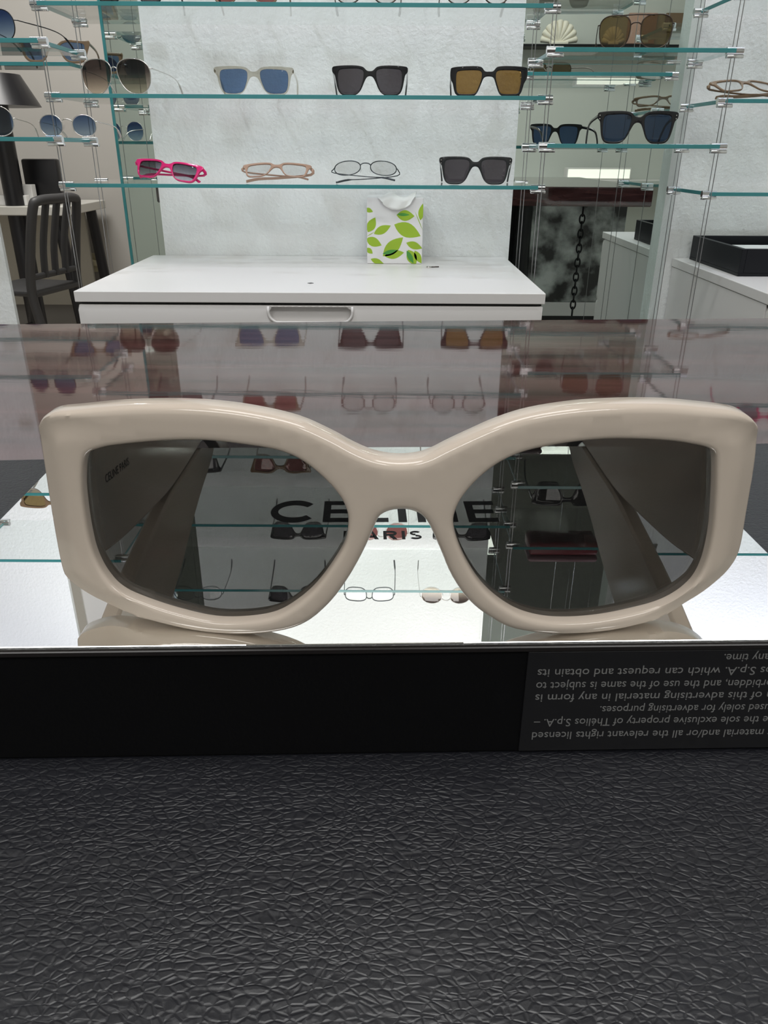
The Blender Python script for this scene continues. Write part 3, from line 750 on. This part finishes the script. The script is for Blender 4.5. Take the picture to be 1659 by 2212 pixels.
# shelf above the picture edge
for X, k in ((-0.258, 0), (-0.036, 1), (0.166, 2), (-0.47, 3)):
    loc = (X, FY, on(S0, X))
    if k == 0: acetate('reddish brown lens sunglasses on the shelf at the top edge, seen mirrored in the counter', loc, 0, m_tort, L_red, 'way', 0.95, 1.0, pins=False)
    elif k == 3: acetate('dark sunglasses at the left end of the top shelf, seen mirrored in the counter', loc, 0, m_black, L_smoke, 'way', 0.95, 1.0, pins=False)
    else: wire(['', 'thin round tortoiseshell optical glasses left of its twin, mirrored in the counter', 'thin round dark optical glasses right of its twin, mirrored in the counter'][k], loc, 0, m_bronze, L_clear, oval(0.034, 0.0225, 0.0245, 0.0220, 2.1), name='eyeglasses', rr=0.0013)
Zs = {0: Z + 0.4545, 1: Z + 0.629, 2: Z + 0.8085}
acetate('red lens sunglasses reflected in the mirrored block through the left lens, near its back', (-0.243, FY, Zs[0] + .0005), 0, m_tort, L_red, 'cat', 0.95, 1.1, pins=False)
acetate('dark sunglasses reflected in the mirrored block beside the cream arm', (-0.45, FY, Zs[0] + .0005), 0, m_black, L_smoke, 'way', 0.95, 1.0, pins=False)
acetate('brown sunglasses on the high shelf, hidden behind the cream bridge', (0.02, FY, Zs[0] + .0005), 0, m_tort, L_olive, 'way', 0.95, 1.0, pins=False)
acetate('black square sunglasses reflected just below the big letters through the left lens', (-0.209, FY, Zs[1] + .0005), 0, m_black, L_smoke, 'way', 0.95, 1.0, pins=False)
wire('rose lens sunglasses with gold rims reflected behind the small letters', (-0.005, FY, Zs[1] + .0005), 0, m_silver, L_red, oval(0.036, 0.024, 0.026, 0.0235, 2.3, 0.08))
acetate('dark sunglasses reflected beside the right rim of the cream bridge', (0.190, FY, Zs[1] + .0005), 0, m_black, L_smoke, 'box', 0.95, 1.0, pins=False)
acetate('black sunglasses reflected near the bottom of the left cream lens', (-0.225, FY, Zs[2] + .0005), 0, m_black, L_smoke, 'way', 0.95, 1.0, pins=False)
wire('clear optical glasses with thin dark rims reflected below the cream bridge', (-0.036, FY, Zs[2] + .0005), 0, m_gun, L_clear, oval(0.034, 0.021, 0.0265, 0.020, 3.0, 0.08), name='eyeglasses', rr=0.0012)
wire('rose brown gradient sunglasses reflected at lower right of the cream bridge', (0.158, FY, Zs[2] + .0005), 0, m_silver, L_gbrown, oval(0.036, 0.024, 0.026, 0.0235, 2.1, 0.05))
wire('thin rimmed optical glasses at the left end of the highest shelf, in the block mirror', (-0.47, FY, Zs[2] + .0005), 0, m_gun, L_clear, oval(0.034, 0.021, 0.0255, 0.020, 2.3, 0.05), name='eyeglasses')
# right recess
wire('brown lens aviator sunglasses with double bridge on the upper right glass shelf', (xat(1372, 70, 1.56), 1.56, Z + 0.1615), R(-14), m_bronze, L_olive, oval(0.0345, 0.0255, 0.0255, 0.0250, 2.8, 0.10), bridge=2, hz=0.038, rr=0.0010)
acetate('large black sunglasses with navy lenses on the lower right glass shelf', (xat(1376, 280, 1.57), 1.57, Z + 0.0125), R(-6), m_black, L_navy, 'way', 1.0, 1.12)
acetate('black sunglasses with dark lenses on the shelf above the aviator pair', (0.45, 1.57, Z + 0.3305), 0, m_black, L_smoke, 'box', 0.95, 1.0, pins=False)
acetate('black sunglasses on a high right shelf, reflected through the right cream lens', (0.41, 1.57, Z + 0.4795), 0, m_black, L_smoke, 'box', 1.05, 1.2, pins=False)
t = thing('glasses_case', 'dark red glasses case on a high right shelf, reflected through the right cream lens', 'case', (0.415, 1.60, Z + 0.6285))
link('case_body', bx((-0.08, -0.035, 0), (0.08, 0.035, 0.034), 0.008, 3), pr('dark_red_leatherette', (0.16, 0.012, 0.02), 0.35), t, True, 40)
link('case_lid', bx((-0.081, -0.036, 0.0345), (0.081, 0.036, 0.052), 0.008, 3), pr('mauve_leatherette', (0.20, 0.10, 0.12), 0.35), t, True, 40)
acetate('brown sunglasses on a high left shelf, reflected in the block beside the cream frame', (-0.735, 1.54, Z + 0.4885), 0, m_tort, L_olive, 'way', pins=False)
acetate('black sunglasses on a high right column shelf, reflected at the right of the block', (0.80, 1.67, Z + 0.4805), 0, m_black, L_smoke, 'way', pins=False)
# right column
acetate('folded tortoiseshell glasses on the middle shelf of the right column', (xat(1625, 205, 1.68), 1.68, Z + 0.0910), R(14), m_tort, L_clear, 'way', 1.0, 0.9, tilt=R(62), folded=True, name='eyeglasses', pins=True)
acetate('black sunglasses on the middle shelf of the right column, outside the picture', (1.05, 1.67, Z + 0.0910), 0, m_black, L_smoke, 'way', pins=False)
acetate('pink sunglasses on the top shelf of the right column', (0.86, 1.67, Z + 0.2625), 0, m_pink, L_ggrey, 'cat', pins=False)
# left shelves
wire('small round sunglasses with blue lenses standing on the lower left shelf', (xat(148, 285, 1.52), 1.52, Z + 0.0185), R(2), m_silver, L_gblue, oval(0.0290, 0.0175, 0.0200, 0.0170, 2.2), hz=0.025)
wire('round blue sunglasses cut by the left edge of the picture, lower left shelf', (xat(-42, 285, 1.53), 1.53, Z + 0.0185), R(8), m_silver, L_gblue, oval(0.0335, 0.0245, 0.0245, 0.0240, 2.2), hz=0.030)
acetate('rounded blue lens sunglasses on the upper left shelf farther back', (xat(118, 120, 1.82), 1.82, Z + 0.1585), R(10), m_tort, L_blue, 'cat', 0.95, 0.95, pins=False)
wire('thin metal glasses on the upper left shelf with one bent arm tip showing', (xat(-30, 60, 1.57), 1.57, Z + 0.1675), R(-20), m_blackm, L_gblue, oval(0.034, 0.024, 0.025, 0.0235, 2.2), name='eyeglasses')

# ------------------------------------------------------------------ white drawer cabinets
def cabinet(label, x0, x1, yf, yb, top, handle=True):
    t = thing('drawer_cabinet', label, 'cabinet', ((x0 + x1) / 2, (yf + yb) / 2, 0))
    w_, d_ = (x1 - x0) / 2, (yb - yf) / 2
    link('cabinet_top', bx((-w_, -d_, top - 0.0185), (w_, d_, top), 0.0012), m_cab, t)
    link('body', bx((-w_ + 0.002, -d_ + 0.022, 0.0005), (w_ - 0.002, d_ - 0.001, top - 0.0195), 0.001), m_cab, t)
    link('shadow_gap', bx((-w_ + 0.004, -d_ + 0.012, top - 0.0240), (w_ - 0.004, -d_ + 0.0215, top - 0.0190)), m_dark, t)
    z1 = top - 0.0235; hgt = (z1 - 0.05) / 4
    for k in range(4):
        za, zb_ = z1 - hgt * (k + 1) + 0.004, z1 - hgt * k
        bm = bmesh.new()
        if handle:
            hw, hh = 0.073, 0.025; hz0 = zb_ - 0.004 - hh
            # front built around the recessed pull
            P = [(-w_ + 0.003, za), (w_ - 0.003, za), (w_ - 0.003, zb_), (-w_ + 0.003, zb_)]
            hole = []
            for sx_, a0 in ((-1, 180), (1, 270)):
                for q in range(7):
                    a = R(a0 + q * 15); hole.append((sx_ * (hw - 0.018) + 0.018 * math.cos(a), hz0 + 0.018 + 0.018 * math.sin(a)))
            hole += [(hw, zb_ - 0.005), (hw - 0.002, zb_ - 0.0025), (-hw + 0.002, zb_ - 0.0025), (-hw, zb_ - 0.005)]
            bm = plate(P, [hole], 0.018, 0.0008, 0.05, lambda x, z: -d_ + 0.002, None, 0.012)
        else:
            box(bm, (-w_ + 0.003, -d_ + 0.002, za), (w_ - 0.003, -d_ + 0.020, zb_), 0, 0.001)
        dr = link('drawer', bm, m_cab, t, True, 30)
        if handle:
            link('recess_back', bx((-hw - 0.004, -d_ + 0.0165, hz0 - 0.003), (hw + 0.004, -d_ + 0.0205, zb_ - 0.002)), m_cab, dr)
            P = [(-hw - 0.001, zb_ - 0.001)] + [(x * 1.02, z - 0.0) for x, z in hole[:14]] + [(hw + 0.001, zb_ - 0.001)]
            link('pull_rim', tb([(x, -d_ + 0.001, z) for x, z in P], 0.0024, 8), m_cab, dr, True)
    return t
cl, crr = onz(158, 629, CAB), onz(1170, 626, CAB)
cabinet('long white laminate drawer cabinet with rounded pull in front of the central column', cl.x, crr.x, cl.y, 1.888, CAB)
cabinet('white laminate drawer cabinet at the right edge carrying a black tray', 0.674, 1.50, 1.37, 1.888, CAB)
tag(link('cabinet_dot', bx((-0.004, -0.004, 0), (0.004, 0.004, 0.0006)), m_blackm), 'tiny dark diamond sticker on the white cabinet top', 'sticker')
o = bpy.data.objects['cabinet_dot']; p = onz(671, 612, CAB); o.location = (p.x, p.y, CAB + 0.0001); o.rotation_euler = (0, 0, R(45)); o.name = 'sticker_dot'
def tray(label, x0, x1, y0, y1, z, h):
    t = thing('display_tray', label, 'tray', ((x0 + x1) / 2, (y0 + y1) / 2, z + 0.0003)); w_, d_ = (x1 - x0) / 2, (y1 - y0) / 2
    bm = bmesh.new(); box(bm, (-w_, -d_, 0), (w_, d_, 0.006)); link('tray_base', bm, m_blackbox, t)
    for a, b in (((-w_, -d_, 0.006), (-w_ + 0.01, d_, h)), ((w_ - 0.01, -d_, 0.006), (w_, d_, h)), ((-w_ + 0.01, -d_, 0.006), (w_ - 0.01, -d_ + 0.01, h)), ((-w_ + 0.01, d_ - 0.01, 0.006), (w_ - 0.01, d_, h))):
        link('tray_wall', bx(a, b, 0.0006, 1), m_blackbox, t)
    return t
tray('deep black display tray holding white papers on the right white cabinet', 0.705, 1.20, 1.595, 1.865, CAB, 0.052)
o = tag(link('paper_stack', bx((0.735, 1.64, CAB + 0.0068), (1.10, 1.83, CAB + 0.036), 0.001), m_paper), 'stack of white papers lying inside the black tray', 'papers')
# tissue box
pa, pb = onz(793, 570, CAB), onz(911, 569, CAB)
TB = thing('tissue_box', 'white tissue box printed with green leaves standing on the white cabinet', 'tissue box', ((pa.x + pb.x) / 2, pa.y, CAB + 0.0003))
tw = (pb.x - pa.x) / 2; tht = ony(800, 427, pa.y).z - CAB
bm = box(bmesh.new(), (-tw, 0, 0), (tw, 2 * tw, tht), 0, 0.0015)
def leaf(u, v, L, wd, a, mi):     # u,v in the zoom frame of the box face
    cx_ = -tw + (u - 308) / (697 - 308) * 2 * tw; czz = tht - (v - 85) / (567 - 85) * tht
    L = L / 389 * 2 * tw; wd = wd / 389 * 2 * tw; ca, sa = math.cos(R(a)), math.sin(R(a)); P = []
    for s_ in (1, -1):
        for k in range(9):
            t_ = k / 9 if s_ > 0 else 1 - k / 9
            P.append(((t_ - 0.5) * L, s_ * wd / 2 * math.sin(math.pi * t_) ** 0.9 * (1.15 - 0.3 * t_)))
    Q = [(cx_ + x * ca - y * sa, czz + x * sa + y * ca) for x, y in P]
    Q = [(max(-tw + .0002, min(tw - .0002, x)), max(0.0005, min(tht - .0005, z))) for x, z in Q]
    yy = -0.00012 if mi == 1 else -0.00022
    vs = [bm.verts.new((x, yy, z)) for x, z in Q]
    try:
        f = bm.faces.new(vs); f.material_index = mi
        if f.calc_area() < 1e-9: bm.faces.remove(f)
    except Exception: pass
for a in ((575, 212, 125, 70, -3, 1), (590, 318, 200, 95, -22, 1), (415, 315, 130, 55, 25, 1), (340, 280, 110, 60, 62, 1), (355, 405, 120, 62, -22, 1),
          (490, 440, 190, 85, 42, 1), (500, 495, 140, 60, 10, 1), (468, 478, 105, 26, 15, 2), (640, 430, 120, 50, -18, 1), (625, 520, 120, 70, -62, 1), (612, 515, 100, 34, -60, 2), (668, 515, 100, 45, -60, 1),
          (322, 175, 60, 30, -20, 1), (686, 185, 110, 45, 82, 1), (380, 550, 100, 38, -20, 1), (325, 470, 60, 34, -40, 1), (560, 205, 90, 20, -2, 2), (668, 250, 140, 5, -65, 1), (335, 347, 60, 5, 28, 1)):
    leaf(*a)
link('carton', bm, [m_boxwhite, m_leaf, m_leafd], TB)
# tissue sagging over the opening
def sheet(name, mat, cx, w_, y0, seed, drop):
    random.seed(seed); bm = bmesh.new(); N, Mn = 16, 12; g = []
    for j in range(Mn + 1):
        row = []
        for i in range(N + 1):
            u, v = i / N * 2 - 1, j / Mn
            x = cx + u * w_ * (1 - 0.25 * v * v * abs(u)); ph = v * 2.0
            yy = y0 + 0.030 - 0.036 * min(1, v * 1.7); zz = tht + 0.004 + 0.006 * math.sin(u * 5 + seed) * (1 - v) - max(0, v - 0.45) * drop * math.sqrt(max(0, 1 - u * u * 0.9))
            yy -= 0.0025 * math.sin(u * 7 + v * 5 + seed) * v
            row.append(bm.verts.new((x, min(yy, -0.0016) if v > 0.55 else yy, zz + random.uniform(-.0006, .0006))))
        g.append(row)
    for j in range(Mn):
        for i in range(N): bm.faces.new((g[j][i], g[j][i + 1], g[j + 1][i + 1], g[j + 1][i]))
    o = link(name, bm, mat, TB, True); so = o.modifiers.new('thickness', 'SOLIDIFY'); so.thickness = 0.0004
sheet('tissue', m_paper, 0.003, tw * 0.72, 0.0, 3, 0.050)
# paper clip like key on the cabinet
t = thing('small_key', 'small metal key lying beside the tissue box', 'key', tuple(onz(920, 578, CAB) + Vector((0.006, 0.0, 0.0012))), (0, 0, R(8)))
link('key_bow', tb([(0.005 * math.cos(a), 0.005 * math.sin(a), 0) for a in [2 * math.pi * k / 12 for k in range(12)]], 0.0011, 6, True), m_silver, t, True)
link('key_blade', tb([(0.005, 0, 0), (0.022, 0.001, 0.0)], 0.0011, 6), m_bronze, t, True)

# ------------------------------------------------------------------ back room on the left: chair, desk, screen, lamp, cables
def P3(px, py, y): return ony(px, py, y)
CY = 3.92
seatp = P3(75, 585, CY)
ch = thing('side_chair', 'charcoal slat-back chair standing in the back room at left', 'chair', (seatp.x - 0.02, CY, 0), (0, 0, R(76)))
ch.scale = (0.9, 0.9, 0.9)
hw = 0.20
def rot_post(x):
    return [(x, -0.20, 0.003), (x, -0.17, 0.22), (x, -0.14, 0.45), (x * 0.98, -0.17, 0.65), (x * 0.92, -0.22, 0.86)]
link('seat', bx((-hw, -0.17, 0.43), (hw, 0.22, 0.46), 0.012), m_chair, ch, True, 40)
bm = bmesh.new(); P = rot_post(-hw) + [(-hw * 0.75, -0.235, 0.90), (0, -0.25, 0.905), (hw * 0.75, -0.235, 0.90)] + rot_post(hw)[::-1]
tube(bm, catmull(P, 5, False), 0.024, 10); link('back_frame', bm, m_chair, ch, True, 60)
for x in (-0.09, 0, 0.09):
    link('back_slat', tb(catmull([(x, -0.155, 0.52), (x, -0.175, 0.68), (x, -0.235, 0.895)], 5, False), 0.022, 8, flat=0.35), m_chair, ch, True, 60)
link('back_rail', tb([(-hw, -0.152, 0.53), (hw, -0.152, 0.53)], 0.016, 8), m_chair, ch, True, 60)
for x in (-1, 1): link('leg', tb([(x * hw * 0.9, 0.17, 0.43), (x * hw * 1.05, 0.23, 0.003)], 0.018, 8), m_chair, ch, True, 60)
link('stretcher', tb([(-hw * 1.0, 0.20, 0.2), (hw * 1.0, 0.20, 0.2)], 0.011, 8), m_chair, ch, True, 60)
dk = P3(146, 446, 4.3)
DT = dk.z
t = thing('desk', 'worn white-topped desk with black legs in the back room at left', 'desk', (dk.x - 0.62, 4.58, 0))
link('desktop', bx((-0.9, -0.30, DT - 0.045), (0.62, 0.31, DT), 0.004), m_desk, t)
for x, y in ((0.56, -0.24), (0.56, 0.26), (-0.84, -0.24), (-0.84, 0.26)):
    link('leg', tb([(x * 0.97, y, DT - 0.046), (x * 1.06, y, 0.003)], 0.03, 10), m_plastic_black, t, True, 60)
link('desk_panel', bx((-0.80, 0.27, 0.15), (0.50, 0.29, DT - 0.046)), m_brick, t)
a, b2 = P3(48, 343, 4.5), P3(139, 435, 4.5)
t = thing('monitor', 'black boxy screen standing on the white desk behind the chair', 'monitor', ((a.x + b2.x) / 2, 4.50, DT + 0.0005))
ww = (b2.x - a.x) / 2
link('screen', bx((-ww, -0.03, 0.012), (ww, 0.03, a.z - DT), 0.012), m_plastic_black, t, True, 40)
link('screen_foot', bx((-ww * 0.6, -0.06, 0), (ww * 0.6, 0.09, 0.012), 0.003), m_plastic_black, t)
a = P3(45, 383, 4.42)
o = tag(link('small_box', bx((a.x - 0.055, 4.40, DT + 0.0005), (a.x + 0.055, 4.455, DT + 0.10), 0.003), m_paper), 'small white box standing on the desk in front of the black screen', 'box')
o = tag(link('letter_tray', bx((a.x - 0.20, 4.345, DT + 0.0005), (a.x + 0.04, 4.39, DT + 0.05), 0.003), m_paper), 'low white paper pack at the front edge of the desk', 'papers')
# tall black lamp on pole
a, b2, c2 = P3(-40, 160, 4.35), P3(84, 230, 4.35), P3(28, 230, 4.35)
t = thing('floor_lamp', 'black lamp with wide flared shade on a dark pole at the left edge', 'lamp', (P3(8, 300, 4.35).x, 4.35, 0))
cx_ = P3(8, 300, 4.35).x
bm = bmesh.new(); tube(bm, [(0, 0, a.z), (0, 0, b2.z)], [0.13, b2.x - cx_], 24); link('lamp_shade', bm, m_plastic_black, t, True, 40)
link('pole', tb([(0, 0, 0.02), (0, 0, b2.z)], 0.05, 12), m_plastic_black, t, True, 40)
bm = bmesh.new(); tube(bm, [(0, 0, 0.002), (0, 0, 0.02)], 0.12, 24); link('lamp_base', bm, m_plastic_black, t, True, 40)
# outlet and plug
a = P3(206, 567, 4.945)
t = thing('wall_outlet', 'cream electrical outlet plate low on the grey back room wall', 'outlet', (a.x, 4.945, a.z))
link('outlet_plate', bx((-0.045, -0.008, -0.055), (0.045, 0.004, 0.055), 0.003), m_yellow, t)
link('adapter', tb(catmull([(-0.06, -0.03, -0.02), (-0.02, -0.045, 0.01), (0.02, -0.04, 0.0), (0.05, -0.03, 0.02)], 4, False), 0.018, 8), m_yellow, t, True)
def cord(label, pts, y, rad=0.007):
    P = catmull([tuple(P3(px, py, y)) for px, py in pts], 6, False)
    bm = bmesh.new(); tube(bm, [(p[0], p[1] + 0.006 * math.sin(i), p[2]) for i, p in enumerate(P)], rad, 6)
    tag(link('power_cord', bm, m_plastic_black, None, True), label, 'cord')
cord('black cord dropping from the desk edge in loops to the outlet', [(146, 445), (152, 465), (144, 485), (150, 510), (157, 530), (168, 545), (160, 560), (170, 575), (190, 600), (200, 583)], 4.915)
cord('thin black cord crossing behind the desk leg near the chair', [(115, 540), (138, 535), (155, 545), (172, 555), (166, 568), (150, 560), (135, 575)], 4.925, 0.006)
cord('thin black cord trailing from under the chair to the wall', [(112, 560), (125, 580), (140, 583), (150, 600), (160, 640)], 4.92, 0.006)

# ------------------------------------------------------------------ far side of the shop, seen only in the wall mirror
def V3(px, py, y):       # pixel seen in the wall mirror, real y behind the camera
    p = ony(px, py, 2 * MY - y); return Vector((p.x, y, p.z))
BYW = -2.5
zledge = V3(1290, 388, -2.35).z
t = thing('wall_ledge', 'long white ledge on the far shop wall, seen in the wall mirror', 'ledge', (1.45, -2.36, zledge))
link('ledge_board', bx((-0.75, -0.137, -0.03), (0.75, 0.14, 0), 0.003), m_cab, t)
a, b2 = V3(1222, 362, -2.36), V3(1358, 384, -2.36)
t = thing('light_box', 'glowing white light box on the far ledge, seen in the wall mirror', 'light box', ((a.x + b2.x) / 2, -2.36, zledge + 0.0005))
link('housing', bx((-(b2.x - a.x) / 2, -0.05, 0), ((b2.x - a.x) / 2, 0.05, a.z - zledge), 0.004), m_cab, t)
link('lit_face', bx((-(b2.x - a.x) / 2 + 0.01, 0.0501, 0.01), ((b2.x - a.x) / 2 - 0.01, 0.053, a.z - zledge - 0.01)), emis('light_box_face', (1, 0.97, 0.82), 0.9), t)
a, b2 = V3(1360, 28, -2.48), V3(1412, 95, -2.48)
tag(link('picture', bx((min(a.x, b2.x), -2.499, b2.z), (max(a.x, b2.x), -2.47, a.z), 0.002), m_poster), 'small peach coloured picture on the far wall, seen behind the aviator lens', 'picture')
a, b2 = V3(1440, 28, -2.48), V3(1500, 66, -2.48)
tag(link('dark_panel', bx((min(a.x, b2.x), -2.499, b2.z), (max(a.x, b2.x), -2.47, a.z), 0.002), m_tort), 'dark brown panel on the far wall right of the peach picture', 'panel')
zl = V3(1200, 97, -2.36).z
t = thing('wall_shelf', 'high dark-edged shelf on the far wall, seen in the wall mirror', 'shelf', (1.45, -2.40, zl))
link('shelf_board', bx((-0.6, -0.098, -0.015), (0.6, 0.10, 0), 0.002), m_blackm, t)
for k, (pxa, pxb, ht) in enumerate(((1165, 1246, 0.13), (1300, 1345, 0.09))):
    a, b2 = V3(pxa, 97, -2.38), V3(pxb, 97, -2.38); bm = bmesh.new(); r_ = (b2.x - a.x) / 2
    for j in range(9):
        an = math.pi * (j + 0.5) / 9
        tube(bm, catmull([(0, 0, 0.012), (0.6 * r_ * math.cos(an), 0.015, 0.012 + 0.6 * ht * math.sin(an)), (r_ * 0.93 * math.cos(an), 0.0, 0.014 + ht * math.sin(an))], 4, False), [0.008 + 0.0018 * q for q in range(9)], 8)
    box(bm, (-r_ * 0.5, -0.03, 0), (r_ * 0.5, 0.03, 0.02), 0, 0.004)
    o = tag(link('shell_ornament', bm, m_orn, None, True), ['large cream fan-shaped shell ornament on the high far shelf', 'smaller cream shell ornament beside the peach picture'][k], 'ornament')
    o.location = ((a.x + b2.x) / 2, -2.38, zl + 0.0005)
